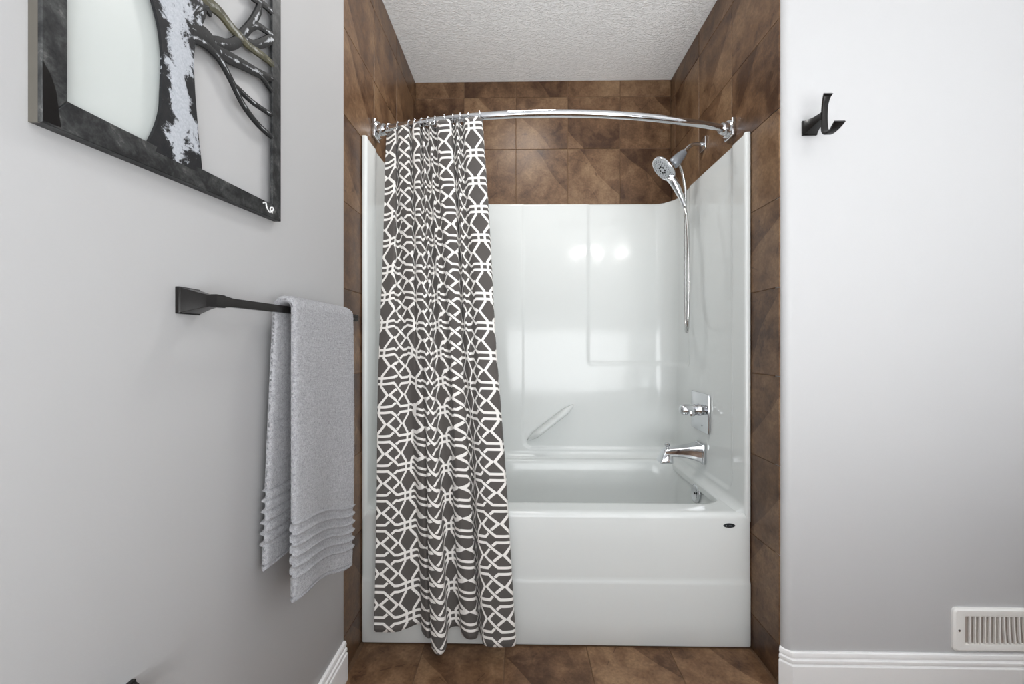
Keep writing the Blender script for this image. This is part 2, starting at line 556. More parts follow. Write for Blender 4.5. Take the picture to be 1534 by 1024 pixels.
# --- deck and basin
loops = []
def lp(a, b, c, d, r, z): loops.append([(x, y, z) for x, y in rrect(a, b, c, d, r, 12, 10)])
lp(-0.606, 0.884, 1.576, 2.350, 0.012, 0.5190)
lp(-0.585, 0.878, 1.640, 2.312, 0.080, 0.5185)
lp(-0.578, 0.872, 1.658, 2.285, 0.105, 0.5180)
lp(-0.574, 0.867, 1.666, 2.278, 0.11, 0.5160)
lp(-0.570, 0.863, 1.671, 2.272, 0.11, 0.511)
lp(-0.567, 0.860, 1.675, 2.268, 0.11, 0.500)
lp(-0.550, 0.852, 1.682, 2.258, 0.11, 0.440)
lp(-0.500, 0.835, 1.695, 2.240, 0.115, 0.320)
lp(-0.440, 0.812, 1.715, 2.215, 0.12, 0.200)
lp(-0.400, 0.790, 1.735, 2.195, 0.12, 0.140)
lp(-0.350, 0.750, 1.770, 2.155, 0.11, 0.115)
lp(-0.250, 0.650, 1.850, 2.080, 0.08, 0.108)
mk('basin', *loft(loops, True, False, True), M['acrylic'], tub, angle=60)
# --- surround: a strip that runs round the alcove, its mouldings as relief
xl, xr, yb, R = -0.600, 0.878, 2.335, 0.088
path = []          # (x, y, nx, ny, run) normals towards the bather
def addp(x, y, nx, ny): path.append((x, y, nx, ny))
for x, y, nx, ny in ((XL + 0.0015, 1.585, -1, 0), (XL + 0.0015, 1.568, -1, 0), (XL + 0.003, 1.562, -.7, -.7), (XL + 0.006, 1.56, 0, -1),
                     (xl - 0.008, 1.56, 0, -1), (xl - 0.0035, 1.5615, .5, -.86), (xl - 0.001, 1.565, .86, -.5), (xl, 1.571, 1, 0)):
    addp(x, y, nx, ny)
nfront = len(path)
N1 = 80
for i in range(1, N1): addp(xl, lerp(1.571, yb - R, i / N1), 1, 0)
for i in range(0, 15):
    a = pi - pi / 2 * i / 14
    addp(xl + R + R * cos(a), yb - R + R * sin(a), -cos(a), -sin(a))
N2 = 170
for i in range(1, N2): addp(lerp(xl + R, xr - R, i / N2), yb, 0, -1)
for i in range(0, 15):
    a = pi / 2 - pi / 2 * i / 14
    addp(xr - R + R * cos(a), yb - R + R * sin(a), -cos(a), -sin(a))
for i in range(1, N1): addp(xr, lerp(yb - R, 1.571, i / N1), -1, 0)
nback = len(path)
for x, y, nx, ny in ((xr, 1.571, -1, 0), (xr + 0.001, 1.565, -.86, -.5), (xr + 0.0035, 1.5615, -.5, -.86), (xr + 0.008, 1.56, 0, -1),
                     (XR - 0.006, 1.56, 0, -1), (XR - 0.003, 1.562, .7, -.7), (XR - 0.0015, 1.568, 1, 0), (XR - 0.0015, 1.585, 1, 0)):
    addp(x, y, nx, ny)
run = [0.0]
for a, b in zip(path, path[1:]): run.append(run[-1] + math.hypot(b[0] - a[0], b[1] - a[1]))
def run_at(cond): return next(r for r, p in zip(run, path) if cond(p))
rA0 = run_at(lambda p: p[0] > -0.61 and p[1] > 1.668 and p[2] > .9)                 # left wall, behind the front band
rA1 = run_at(lambda p: p[1] > 2.3 and p[0] > -0.30)
rB0 = run_at(lambda p: p[1] > 2.3 and p[0] > 0.0218)
rC0 = run_at(lambda p: p[1] > 2.3 and p[0] > 0.400)
rC1 = run_at(lambda p: p[0] > 0.8 and p[2] < -.99 and p[1] < 2.10)
rB1 = run_at(lambda p: p[0] > 0.8 and p[2] < -.99 and p[1] < 1.668)
def rr_mask(s, z, s0, s1, z0, z1, r, w):
    cx, cz, hx, hz = (s0 + s1) / 2, (z0 + z1) / 2, (s1 - s0) / 2 - r, (z1 - z0) / 2 - r
    dx, dz = abs(s - cx) - hx, abs(z - cz) - hz
    d = math.hypot(max(dx, 0), max(dz, 0)) + min(max(dx, dz), 0) - r
    return sst(0.5 - d / w)
zz = [0.487 + 0.0058 * i for i in range(20)]
while zz[-1] < 1.985: zz.append(zz[-1] + 0.0095)
zz = [z for z in zz if z < 1.988] + [1.990]
rows = [(z, 0.0) for z in zz] + [(1.9955, -0.002), (1.9990, -0.006), (2.0, -0.011), (2.0, -0.019)]
V, F = [], []
for z, e in rows:
    for s, (x, y, nx, ny) in zip(run, path):
        if run[nfront - 1] < s < run[nback]:
            o = 0.0
            o -= 0.0065 * rr_mask(s, z, rA0, rA1, 0.570, 2.3, 0.05, 0.016)
            o -= 0.0065 * rr_mask(s, z, rB0, rB1, 0.570, 2.3, 0.05, 0.016)
            o -= 0.0075 * rr_mask(s, z, rC0, rC1, 1.060, 2.3, 0.02, 0.022)
            zf = (0.5185 + 0.034) - z
            if zf > 0: o += 0.034 - sqrt(max(0, 0.034 ** 2 - min(zf, 0.0339) ** 2))
            ee = e * (2.0 if abs(ny) > 0.8 else 0.95)
            V.append((min(max(x + nx * (o + ee), XL + 0.0015), XR - 0.0015), min(y + ny * (o + ee), YB - 0.0015), z))
        else:
            V.append((x, y, z))
n = len(path)
F = [[a * n + i, a * n + i + 1, (a + 1) * n + i + 1, (a + 1) * n + i] for a in range(len(rows) - 1) for i in range(n - 1)]
mk('surround', V, F, M['acrylic'], tub, angle=70)
# --- moulded grab bar, a slim lozenge on the back wall
A, B = Vector((0.050, 2.322, 0.615)), Vector((0.318, 2.322, 0.822))
dv = (B - A).normalized(); nv = Vector((-dv.z, 0, dv.x))
L = []
for i in range(25):
    t = i / 24
    w = min(1.0, sin(pi * t) * 1.9) ** 0.55 if 0 < t < 1 else 0.02
    c = A.lerp(B, t)
    rw, rd = 0.0155 * max(w, 0.03), 0.046 * sst(min(t, 1 - t) * 4) + 0.004
    L.append([c + nv * rw * 1.2 * math.copysign(abs(cos(a)) ** 0.8, cos(a)) + Vector((0, -rd * max(0.0, sin(a)) ** 0.7 + 0.025 * max(0.0, -sin(a)), 0)) for a in [2 * pi * q / 24 for q in range(24)]])
mk('grab_bar', *loft(L, True, True, True), M['acrylic'], tub, angle=60)
# --- overflow plate
ov = mk('overflow_cover', *lathe((0.852, 1.925, 0.461), (-1, 0, 0.12), [(0, 0.042), (0.006, 0.044), (0.010, 0.042), (0.0135, 0.036), (0.0135, 0.034), (0.0115, 0.031), (0.0118, 0.002)], 40), M['chrome'], tub)
ov['label'] = 'round chrome overflow plate'
sc_ = mk('screw', *join(*[lathe((0.8410, 1.925, 0.4625 + dz), (-1, 0, 0.12), [(0, 0.005), (0.002, 0.005), (0.003, 0.002)], 12) for dz in (0.0,)]), M['dark'], ov)
# --- maker's badge at the right end of the apron
bd = mk('badge', *lathe((0, 0, 0), (0, -1, 0), [(0, 1), (0.6, 1), (1, 0.9), (1.0, 0.05)], 36), M['badge'], tub)
def to_ellipse(o, c, sx, sy, sz):
    o.location = Vector(c) - world_loc(o.parent)
    for v in o.data.vertices: v.co = Vector((v.co.x * sx, v.co.y * sy, v.co.z * sz))
to_ellipse(bd, (0.815, 1.5585, 0.474), 0.0225, 0.003, 0.0085)
mk('badge_lettering', *join(box_data((0.806, 1.5562, 0.4725), (0.826, 1.5574, 0.4738)), box_data((0.801, 1.5562, 0.4712), (0.8045, 1.5574, 0.4768)),
                           box_data((0.812, 1.5562, 0.4758), (0.824, 1.5574, 0.4765))), M['badge_line'], bd, smooth=False)

# ------------------------------------------------------------------ curved shower rod
def rod_y(x): return 1.704 - 0.125 * (1 - ((x - 0.1395) / 0.7615) ** 2)
def rod_z(x): return lerp(2.094, 2.084, (x - XL) / (XR - XL))
rod = thing('shower_curtain_rod', 'curved chrome shower curtain rod spanning the alcove between square flanges', 'curtain rod', (0.14, 1.58, 2.089))
pts = [(x, rod_y(x), rod_z(x)) for x in [lerp(XL + 0.012, XR - 0.012, i / 60) for i in range(61)]]
mk('pole', *tube(pts, 0.0142, 20), M['chrome'], rod)
for sx, xw in ((1, XL), (-1, XR)):
    y, z = rod_y(xw), rod_z(xw)
    fl = mk('flange', *box_data((min(xw, xw + sx * 0.016), y - 0.034, z - 0.038), (max(xw, xw + sx * 0.016), y + 0.034, z + 0.038), 0.0045, 3), M['chrome'], rod)
    d = Vector((sx * 1.0, -0.328, 0)).normalized()
    mk('socket', *lathe((xw + sx * 0.008, y, z), d, [(0, 0.036), (0.012, 0.036), (0.019, 0.033), (0.022, 0.0255), (0.045, 0.0225), (0.048, 0.0195), (0.048, 0.010)], 32), M['chrome'], fl)

# ------------------------------------------------------------------ shower curtain
bot = [(-0.5404, 1.475, 0.106), (-0.4627, 1.482, 0.1019), (-0.4268, 1.497, 0.1041), (-0.3781, 1.525, 0.1052), (-0.368, 1.505, 0.089), (-0.3408, 1.475, 0.0862),
       (-0.3241, 1.49, 0.0753), (-0.3225, 1.46, 0.0656), (-0.2908, 1.437, 0.0521), (-0.2684, 1.46, 0.0614), (-0.2688, 1.518, 0.0885), (-0.2282, 1.52, 0.0978),
       (-0.2137, 1.49, 0.0893), (-0.1863, 1.472, 0.0855), (-0.1585, 1.49, 0.0775), (-0.1515, 1.52, 0.0809), (-0.139, 1.495, 0.069), (-0.1261, 1.462, 0.0716),
       (-0.0791, 1.455, 0.0702), (-0.0183, 1.47, 0.0645), (-0.0111, 1.505, 0.0607)]
top = [(-0.5573, 1.6677), (-0.5169, 1.6559), (-0.5185, 1.6884), (-0.5016, 1.6516), (-0.4564, 1.6396), (-0.4538, 1.6709), (-0.4385, 1.6351), (-0.4091, 1.6279),
       (-0.4057, 1.6591), (-0.3916, 1.6238), (-0.3791, 1.653), (-0.3628, 1.6174), (-0.3441, 1.6454), (-0.3286, 1.6103), (-0.278, 1.6006), (-0.2696, 1.6311),
       (-0.2503, 1.5958), (-0.233, 1.625), (-0.2146, 1.5901), (-0.1523, 1.5814), (-0.1472, 1.6128)]
SUB, NR = 12, 130
tp = catmull([(x, y, 0) for x, y in top], SUB)
bp = catmull(bot, SUB)
cols = len(tp)
def ctop_z(p):
    pk = (rod_y(p.x) - p.y) / 0.016
    z = rod_z(p.x) - 0.021 + 0.011 * sst((pk - 0.55) / 0.4)
    return z - 0.022 * sst((-0.50 - p.x) / 0.05)
def cpoint(c, t):
    w = t ** 0.82
    a, b = tp[c], bp[c]
    x = lerp(a.x, b.x, t) + 0.0035 * sin(9 * t + c * 0.11) * sin(pi * t)
    y = lerp(a.y, b.y, w) + 0.003 * sin(7 * t + c * 0.21) * sin(pi * t)
    return Vector((x, y, lerp(ctop_z(a), b.z, t)))
# the cloth is bunched: lattice columns (in pattern repeats) met at each fold line
fold_phase = [-0.33, 0.14, 0.40, 0.71, 0.73, 0.77, 0.84, 0.88, 1.0, 1.15, 1.36, 1.64, 1.68, 1.75, 1.85, 2.10, 2.36, 2.62, 3.0, 3.34, 3.42]
arc = [p.x * 0.172 for p in catmull([(x, 0, 0) for x in fold_phase], SUB)]
tarc = [0.0]
for c in range(1, cols): tarc.append(tarc[-1] + (cpoint(c, 0.05) - cpoint(c - 1, 0.05)).xy.length)
tarc = [(arc[0] + arc[-1]) / 2 + (a / tarc[-1] - 0.5) * 1.3 * (arc[-1] - arc[0]) for a in tarc]
V, UV = [], []
for r in range(NR + 1):
    t = r / NR
    for c in range(cols):
        p = cpoint(c, t)
        V.append(p)
        UV.append((lerp(tarc[c], arc[c], sst(t * 1.15)), 2.07 - lerp(2.07, 0.08, t) + 0.02))
F = [[a * cols + i, a * cols + i + 1, (a + 1) * cols + i + 1, (a + 1) * cols + i] for a in range(NR) for i in range(cols - 1)]
cur = mk('shower_curtain', V, F, M['curtain'], None, uvs=UV, angle=180)
tag(cur, 'grey shower curtain with white trellis lattice print, gathered left in front of the tub', 'curtain')
sol = cur.modifiers.new('thickness', 'SOLIDIFY'); sol.thickness = 0.0012; sol.offset = 0

# rings: one with its roller beads, then copies
ring_x = [-0.548, -0.509, -0.456, -0.432, -0.400, -0.371, -0.345, -0.305, -0.268, -0.238, -0.205, -0.158]
r0 = thing('curtain_ring', 'small chrome roller ring hanging the lattice curtain from the curved rod', 'curtain ring', (0, 0, 0), 'rings along the shower rod')
V, F = [], []
nr, nm = 28, 8
for i in range(nr):
    a = 2 * pi * i / nr
    for j in range(nm):
        b = 2 * pi * j / nm
        rr_ = 0.0205 + 0.0017 * cos(b)
        V.append((0.0017 * sin(b), rr_ * sin(a) * 0.92, rr_ * cos(a) * 1.12 - 0.0065))
for i in range(nr):
    for j in range(nm):
        F.append([i * nm + j, ((i + 1) % nr) * nm + j, ((i + 1) % nr) * nm + (j + 1) % nm, i * nm + (j + 1) % nm])
mk('hoop', V, F, M['chrome'], r0)
for k in (-1, 0, 1):
    a = 0.42 * k
    bm = bmesh.new(); bmesh.ops.create_uvsphere(bm, u_segments=10, v_segments=7, radius=0.0034)
    for v in bm.verts: v.co += Vector((0, 0.0200 * sin(a), 0.0228 * cos(a) - 0.0065))
    mk('roller_bead', *bm_data(bm), M['chrome'], r0)
def place_ring(o, x):
    o.location = (x, rod_y(x), rod_z(x) - 0.0005)
    o.rotation_euler = (0, 0, math.atan2(0.25 * (x - 0.1395) / 0.7615 ** 2, 1) + random.uniform(-0.35, 0.35))
ORD = ['first', 'second', 'third', 'fourth', 'fifth', 'sixth', 'seventh', 'eighth', 'ninth', 'tenth', 'eleventh', 'twelfth']
kids = list(r0.children)
for i, x in enumerate(ring_x):
    o = r0
    if i:
        o = r0.copy(); COL.objects.link(o)
        for k_ in kids:
            q = k_.copy(); COL.objects.link(q); q.parent = o
    o['label'] = ('%s chrome roller ring from the left, holding the lattice curtain on the curved rod' % ORD[i]) if 0 < i < 11 else ('leftmost', 'rightmost')[i > 0] + ' chrome roller ring holding the lattice curtain on the curved rod'
    place_ring(o, x)

# ------------------------------------------------------------------ shower head on its arm
sh = thing('hand_shower', 'chrome hand shower with round spray face on an arm above the surround', 'shower head', (XR, 1.958, 2.148))
mk('wall_plate', *box_data((XR - 0.009, 1.928, 2.118), (XR, 1.988, 2.178), 0.003, 2), M['chrome'], sh)
arm = catmull([(0.897, 1.958, 2.148), (0.865, 1.957, 2.150), (0.842, 1.956, 2.146), (0.822, 1.954, 2.132), (0.806, 1.951, 2.114), (0.797, 1.949, 2.100)], 6)
mk('arm', *tube(arm, 0.0085, 16), M['chrome'], sh)
hd = Vector((0.690, 1.925, 2.014)); nrm = Vector((-0.72, -0.02, -0.70)).normalized()
j0 = Vector((0.802, 1.950, 2.108)); j1 = Vector((0.742, 1.944, 2.044))
br = mk('bracket', *tube([j0, j0.lerp(j1, .12), j0.lerp(j1, .2), j0.lerp(j1, .22), j0.lerp(j1, .6), j0.lerp(j1, .9), j1], [0.016, 0.018, 0.018, 0.021, 0.0255, 0.027, 0.021], 24), M['greyplastic'], sh)
br['label'] = 'grey swivel bracket'
# dish
mk('spray_head', *lathe(hd - nrm * 0.040, nrm, [(0, 0.012), (0.004, 0.024), (0.012, 0.044), (0.022, 0.060), (0.032, 0.067), (0.037, 0.068), (0.040, 0.0665), (0.041, 0.063), (0.0395, 0.060), (0.0395, 0.002)], 48), M['chrome'], sh)
face = mk('spray_face', *lathe(hd - nrm * 0.002, nrm, [(0, 0.0595), (0.003, 0.058), (0.005, 0.050), (0.0056, 0.002)], 44), M['nozzle_face'], sh)
u = nrm.cross(Vector((0, 0, 1))).normalized(); w = nrm.cross(u)
noz, jets = [], []
for cnt, rad, lst, sz in ((7, 0.017, jets, 0.0050), (12, 0.030, noz, 0.0022), (20, 0.043, noz, 0.0024), (24, 0.051, noz, 0.002)):
    for i in range(cnt):
        a = 2 * pi * i / cnt + rad * 40
        lst.append(lathe(hd + nrm * 0.0028 + (u * cos(a) + w * sin(a)) * rad, nrm, [(0, sz), (0.0022, sz), (0.003, sz * 0.5)], 8))
q = mk('nozzle', *join(*noz), M['greyplastic'], face); q['kind'] = 'stuff'
q = mk('jet', *join(*jets), M['dark'], face); q['kind'] = 'stuff'
# handle runs from the rim of the head down to the hose
hp = catmull([(0.722, 1.925, 1.985), (0.742, 1.928, 1.958), (0.766, 1.932, 1.915), (0.786, 1.934, 1.872), (0.797, 1.935, 1.842)], 6)
nh = len(hp)
mk('handle', *tube(hp, [lerp(0.0235, 0.0115, sst(i / (nh - 1) * 1.15)) for i in range(nh)], 18), M['chrome'], sh)
kb = Vector((0.727, 1.918, 1.966))
mk('spray_button', *lathe(kb - nrm * 0.002, nrm, [(0, 0.013), (0.014, 0.013), (0.018, 0.010), (0.019, 0.003)], 20), M['chrome'], sh)
# hose: down from the handle, round, and back up to the bracket
hs = catmull([(0.797, 1.935, 1.842), (0.806, 1.936, 1.80), (0.806, 1.920, 1.72), (0.799, 1.895, 1.60), (0.792, 1.875, 1.45), (0.787, 1.870, 1.34), (0.790, 1.885, 1.265), (0.806, 1.930, 1.236),
              (0.826, 1.985, 1.262), (0.838, 2.020, 1.34), (0.842, 2.035, 1.45), (0.840, 2.030, 1.62), (0.836, 2.020, 1.80), (0.828, 2.000, 1.93), (0.812, 1.985, 2.005), (0.790, 1.970, 2.050), (0.772, 1.955, 2.062)], 22)
nhs = len(hs)
mk('hose', *tube(hs, [0.0076 if i % 2 else 0.0066 for i in range(nhs)], 10), M['hose'], sh)
mk('hose_nut', *tube([hs[0] + Vector((-0.003, 0, 0.012)), hs[0], hs[4]], [0.0115, 0.0115, 0.0085], 14), M['chrome'], sh)
mk('hose_nut', *tube([hs[-10], hs[-5], hs[-1]], [0.009, 0.0105, 0.0105], 14), M['chrome'], sh)

# ------------------------------------------------------------------ shower valve
va = thing('shower_valve', 'chrome shower valve with square plate and lever on the surround end wall', 'faucet', (0.884, 1.945, 0.850))
pl = mk('escutcheon_plate', *box_data((0.872, 1.853, 0.758), (0.883, 2.037, 0.942), 0.004, 3), M['chrome'], va)
mk('hub', *lathe((0.874, 1.945, 0.858), (-1, 0, 0), [(0, 0.030), (0.008, 0.029), (0.016, 0.0245), (0.020, 0.0245), (0.022, 0.0275), (0.032, 0.0275), (0.034, 0.0235), (0.050, 0.0235)], 32), M['chrome'], va)
hn = mk('lever', *lathe((0.826, 1.945, 0.858), (-1, 0, 0), [(0, 0.0262), (0.022, 0.0262), (0.036, 0.024), (0.045, 0.018), (0.049, 0.009), (0.050, 0.001)], 32), M['chrome'], va)
mk('lever_tip', *box_data((0.804, 1.885, 0.836), (0.826, 1.935, 0.862), 0.004, 2), M['chrome'], hn)
mk('index_dot', *lathe((0.8715, 1.915, 0.788), (-1, 0, 0), [(0, 0.004), (0.001, 0.004)], 14), M['greyplastic'], pl)

# ------------------------------------------------------------------ tub spout
sp = thing('tub_spout', 'chrome tub spout with diverter knob above the basin rim', 'faucet', (0.884, 1.940, 0.655))
def sq(x, y, z, hy, hz, r=0.006): return [(x, y + a, z + b) for a, b in rrect(-hy, hy, -hz, hz, min(r, hy * .6, hz * .6), 4, 2)]
mk('wall_plate', *box_data((0.866, 1.895, 0.607), (0.8825, 1.985, 0.703), 0.004, 2), M['chrome'], sp)
mk('body', *loft([sq(0.868, 1.94, 0.655, 0.040, 0.043), sq(0.855, 1.94, 0.656, 0.037, 0.040), sq(0.835, 1.94, 0.658, 0.033, 0.034), sq(0.80, 1.94, 0.659, 0.029, 0.027), sq(0.76, 1.94, 0.659, 0.026, 0.022),
                  sq(0.725, 1.94, 0.658, 0.025, 0.020), sq(0.705, 1.94, 0.657, 0.023, 0.017), sq(0.694, 1.94, 0.655, 0.018, 0.011)], True, True, True), M['chrome'], sp, angle=30)
mk('mouth', *loft([[(p[0], p[1], z) for p in [(cx + a, 1.94 + b) for a, b in rrect(-hx, hx, -hy, hy, 0.006, 4, 2)]] for z, cx, hx, hy in
                   ((0.668, 0.716, 0.016, 0.017), (0.655, 0.714, 0.021, 0.022), (0.640, 0.711, 0.025, 0.026), (0.622, 0.707, 0.029, 0.030), (0.612, 0.705, 0.031, 0.032), (0.608, 0.705, 0.030, 0.031))], True, True, True), M['chrome'], sp, angle=30)
mk('diverter_knob', *lathe((0.716, 1.94, 0.672), (0, 0, 1), [(0, 0.007), (0.010, 0.0065), (0.012, 0.011), (0.019, 0.0135), (0.024, 0.0135), (0.027, 0.010), (0.027, 0.001)], 20), M['chrome'], sp)

# ------------------------------------------------------------------ towel bar and towel
WX = -0.616
def post(y, z, parent, x_end=-0.5515):
    """square foot on the wall that narrows to a neck, then flares to a small block"""
    pr = [(WX - 0.001, .0245), (WX + .006, .0245), (WX + .008, .0225), (WX + .020, .0190), (WX + .036, .0140), (WX + .048, .0112), (WX + .052, .0106), (WX + .054, .0118), (x_end, .0118)]
    return mk('post', *loft([sq(x, y, z, h, h, 0.0012) for x, h in pr], True, True, True), M['bronze'], parent, angle=25)
tb = thing('towel_bar', 'black square towel bar mounted on the left wall under the tree panel', 'towel bar', (WX, 1.03, 1.262))
post(0.728, 1.258, tb); post(1.335, 1.266, tb)
L = [[(-0.5600 + a, y, z + b) for a, b in rrect(-hx, hx, -hz, hz, 0.0008, 2, 2)] for y, z, hx, hz in
     ((0.716, 1.258, .0095, .0105), (0.742, 1.2582, .0095, .0105), (0.765, 1.2586, .0060, .0085), (0.80, 1.259, .0060, .0085), (1.27, 1.265, .0060, .0085), (1.305, 1.2655, .0060, .0085), (1.322, 1.266, .0095, .0105), (1.356, 1.266, .0095, .0105))]
mk('bar', *loft(L, True, True, True), M['bronze'], tb, angle=25)

# towel: a thick folded sheet over the bar; rows run from the back hem over the bar to the front hem
TH = 0.0095
BZ = 1.2655
rows = []
def hem_front(w): return 0.572 - 0.088 * sst((w - 0.15) / 0.85) - 0.010 * sin(pi * min(1, w * 1.6))
def hem_back(w): return 0.652 - 0.015 * w
NB, NA, NF, NW = 300, 16, 420, 46
def center(i, w):
    """centre-line point, outward normal (x,z), distance from hem, layer"""
    rbend = 0.0222
    if i < NB:
        t = i / NB
        z = lerp(hem_back(w), BZ, t)
        x = lerp(-0.592, -0.560 - rbend, t ** 2.0) - 0.000
        return x, z, (-1, 0), z - hem_back(w), 0
    if i < NB + NA:
        a = pi - pi * (i - NB) / NA
        return -0.560 + rbend * cos(a), BZ + rbend * sin(a) * 0.95, (cos(a), sin(a)), 1.0, 1
    t = (i - NB - NA) / NF
    z = lerp(BZ, hem_front(w), t)
    x = -0.560 + rbend + 0.001 * sst(t * 1.3) + 0.010 * sin(2.2 * pi * w + 0.6) * t
    return x, z, (1, 0), z - hem_front(w), 2
def width(i):
    if i < NB:
        t = 1 - i / NB
        return 0.938 - 0.026 * t ** 1.3, 1.272 - 0.03 * t
    if i < NB + NA: return 0.938, 1.274
    t = (i - NB - NA) / NF
    return 0.938 - 0.014 * t, 1.274 - 0.032 * t + 0.012 * sin(pi * t)
def ridges(d, side):
    """five ribs near each hem on the outside, bulging bands with narrow grooves on the reverse"""
    if 0.056 < d < 0.186:
        ph = (d - 0.060) / 0.0250
        g = ph - math.floor(ph + 0.5)
        if side == 1:
            return 0.0075 * math.exp(-(g / 0.18) ** 2) - 0.0020
        return 0.0060 * (1 - math.exp(-(g / 0.14) ** 2)) - 0.0035
    if d < 0.013: return 0.0006 if d < 0.009 else -0.0022
    return 0.0
V, F = [], []
loopn = 2 * NW
rnd = random.Random(3)
NT_ = NB + NA + NF + 1
for i in range(NT_):
    y0, y1 = width(i)
    ring = []
    for side in (1, -1):
        for k in range(NW):
            w = k / (NW - 1) if side == 1 else 1 - k / (NW - 1)
            ws = lerp(w, 0.5 - 0.5 * cos(pi * w), 0.75)
            x, z, nn, d, lay = center(i, ws)
            e = max(0.0, 1 - abs(2 * ws - 1) ** 24) ** 0.5
            rd = ridges(d, side)
            o = side * (TH * e + rd * (0.3 + 0.7 * e)) + (rnd.uniform(-0.0007, 0.0007) if e > 0.6 else 0)
            if d < 0.008 and lay != 1: o *= max(0.25, sqrt(max(0.0, 1 - (1 - d / 0.008) ** 2)))
            yy = lerp(y0, y1, ws) + (rd * (1 if ws > 0.5 else -1) if (ws < 0.02 or ws > 0.98) else 0)
            ring.append((x + nn[0] * o, yy, z + nn[1] * o + rnd.uniform(-.0004, .0004)))
    V += ring
for a in range(NT_ - 1):
    for i in range(loopn):
        j = (i + 1) % loopn
        F.append([a * loopn + i, a * loopn + j, (a + 1) * loopn + j, (a + 1) * loopn + i])
F.append(list(range(loopn))[::-1]); F.append([(NT_ - 1) * loopn + i for i in range(loopn)])
tw = mk('towel', V, F, M['terry'], None, angle=180)
tag(tw, 'light grey terry towel with ribbed hem bands, folded over the black towel bar', 'towel')

# ------------------------------------------------------------------ robe hook on the right wall
hk = thing('robe_hook', 'black double robe hook with tall curved prong, high on the right wall', 'hook', (0.965, YW, 1.91))
hx = 0.985
def sqy(y, x, z, ax, az): return [(x + a, y, z + b) for a, b in rrect(-ax, ax, -az, az, 0.0012, 2, 2)]
mk('base', *loft([sqy(YW + .001, hx, 1.909, .0245, .0245), sqy(YW - .006, hx, 1.909, .0245, .0245), sqy(YW - .009, hx, 1.909, .0225, .0225), sqy(YW - .022, hx, 1.910, .0175, .0190), sqy(YW - .040, hx, 1.912, .0125, .0150),
                  sqy(YW - .058, hx, 1.914, .0105, .0125), sqy(YW - .068, hx, 1.914, .0105, .0120)], True, True, True), M['bronze'], hk, angle=25)
# strap: top prong, down in front of the stem, round the bottom and out to the small prong
st = catmull([(hx, YW - .086, 1.976), (hx, YW - .079, 1.968), (hx, YW - .072, 1.948), (hx, YW - .069, 1.918), (hx, YW - .069, 1.885), (hx, YW - .072, 1.864), (hx, YW - .081, 1.851), (hx, YW - .094, 1.847), (hx, YW - .107, 1.849), (hx, YW - .120, 1.855), (hx, YW - .132, 1.862)], 5)
ns = len(st)
Lp = []
for i, (p, t, _, _) in enumerate(frames(st)):
    f_ = i / (ns - 1)
    hwid = 0.0105 + 0.0035 * max(0, 1 - f_ * 5) + 0.0065 * sst((f_ - .72) / .28) - 0.0015 * sin(pi * min(1, f_ * 2))
    n_ = Vector((0, -t.z, t.y))
    th_ = 0.0042 * (1 - 0.35 * sst((f_ - .8) / .2))
    Lp.append([p + Vector((1, 0, 0)) * a + n_ * b for a, b in rrect(-hwid, hwid, -th_, th_, 0.002, 3, 2)])
mk('prong', *loft(Lp, True, True, True), M['bronze'], hk, angle=40)

# ------------------------------------------------------------------ wall vent
vx0, vx1, vz0, vz1 = 1.459, 1.779, 0.146, 0.291
ve = thing('wall_vent', 'white louvred air register low on the right wall above the baseboard', 'vent', (1.62, YW, 0.146))
ix0, ix1, iz0, iz1 = vx0 + 0.037, vx1 - 0.037, vz0 + 0.026, vz1 - 0.026
def lp2(x0, x1, z0, z1, r, y): return [(a, y, b) for a, b in rrect(x0, x1, z0, z1, r, 5, 2)]
fr = mk('frame', *loft([lp2(vx0, vx1, vz0, vz1, .012, YW + .001), lp2(vx0 + .0005, vx1 - .0005, vz0 + .0005, vz1 - .0005, .012, YW - .006), lp2(vx0 + .006, vx1 - .006, vz0 + .006, vz1 - .006, .009, YW - .0105),
                       lp2(ix0 - .004, ix1 + .004, iz0 - .004, iz1 + .004, .003, YW - .0105), lp2(ix0, ix1, iz0, iz1, .002, YW - .0092), lp2(ix0, ix1, iz0, iz1, .002, YW + .001)], True), M['vent'], ve, angle=30)
mk('duct', *box_data((ix0 - .002, YW - .0014, iz0 - .002), (ix1 + .002, YW - 0.0004, iz1 + .002)), M['vent_back'], ve, smooth=False)
nsl = 14
for i in range(nsl):
    x = lerp(ix0, ix1, (i + 1) / (nsl + 1))
    lean = 0 if i < 7 else 0.010
    L = []
    for s in range(7):
        t = s / 6
        z = lerp(iz0 - .001, iz1 + .001, t)
        xx = x + lean * (1 - (1 - t) ** 2) * -0.6 + lean * 0.3
        L.append([(xx + a, YW - .0098 + b, z) for a, b in ((-.0022, 0), (.0022, 0), (.0030, .0066), (-.0014, .0066))])
    mk('louvre', *loft(L, True, True, True), M['vent'], ve, smooth=False)
for xx in (vx0 + 0.0165, vx1 - 0.0165):
    mk('screw', *lathe((xx, YW - .0105, (vz0 + vz1) / 2), (0, -1, 0), [(0, .0042), (.0012, .0038), (.002, .002)], 14), M['satin'], ve)

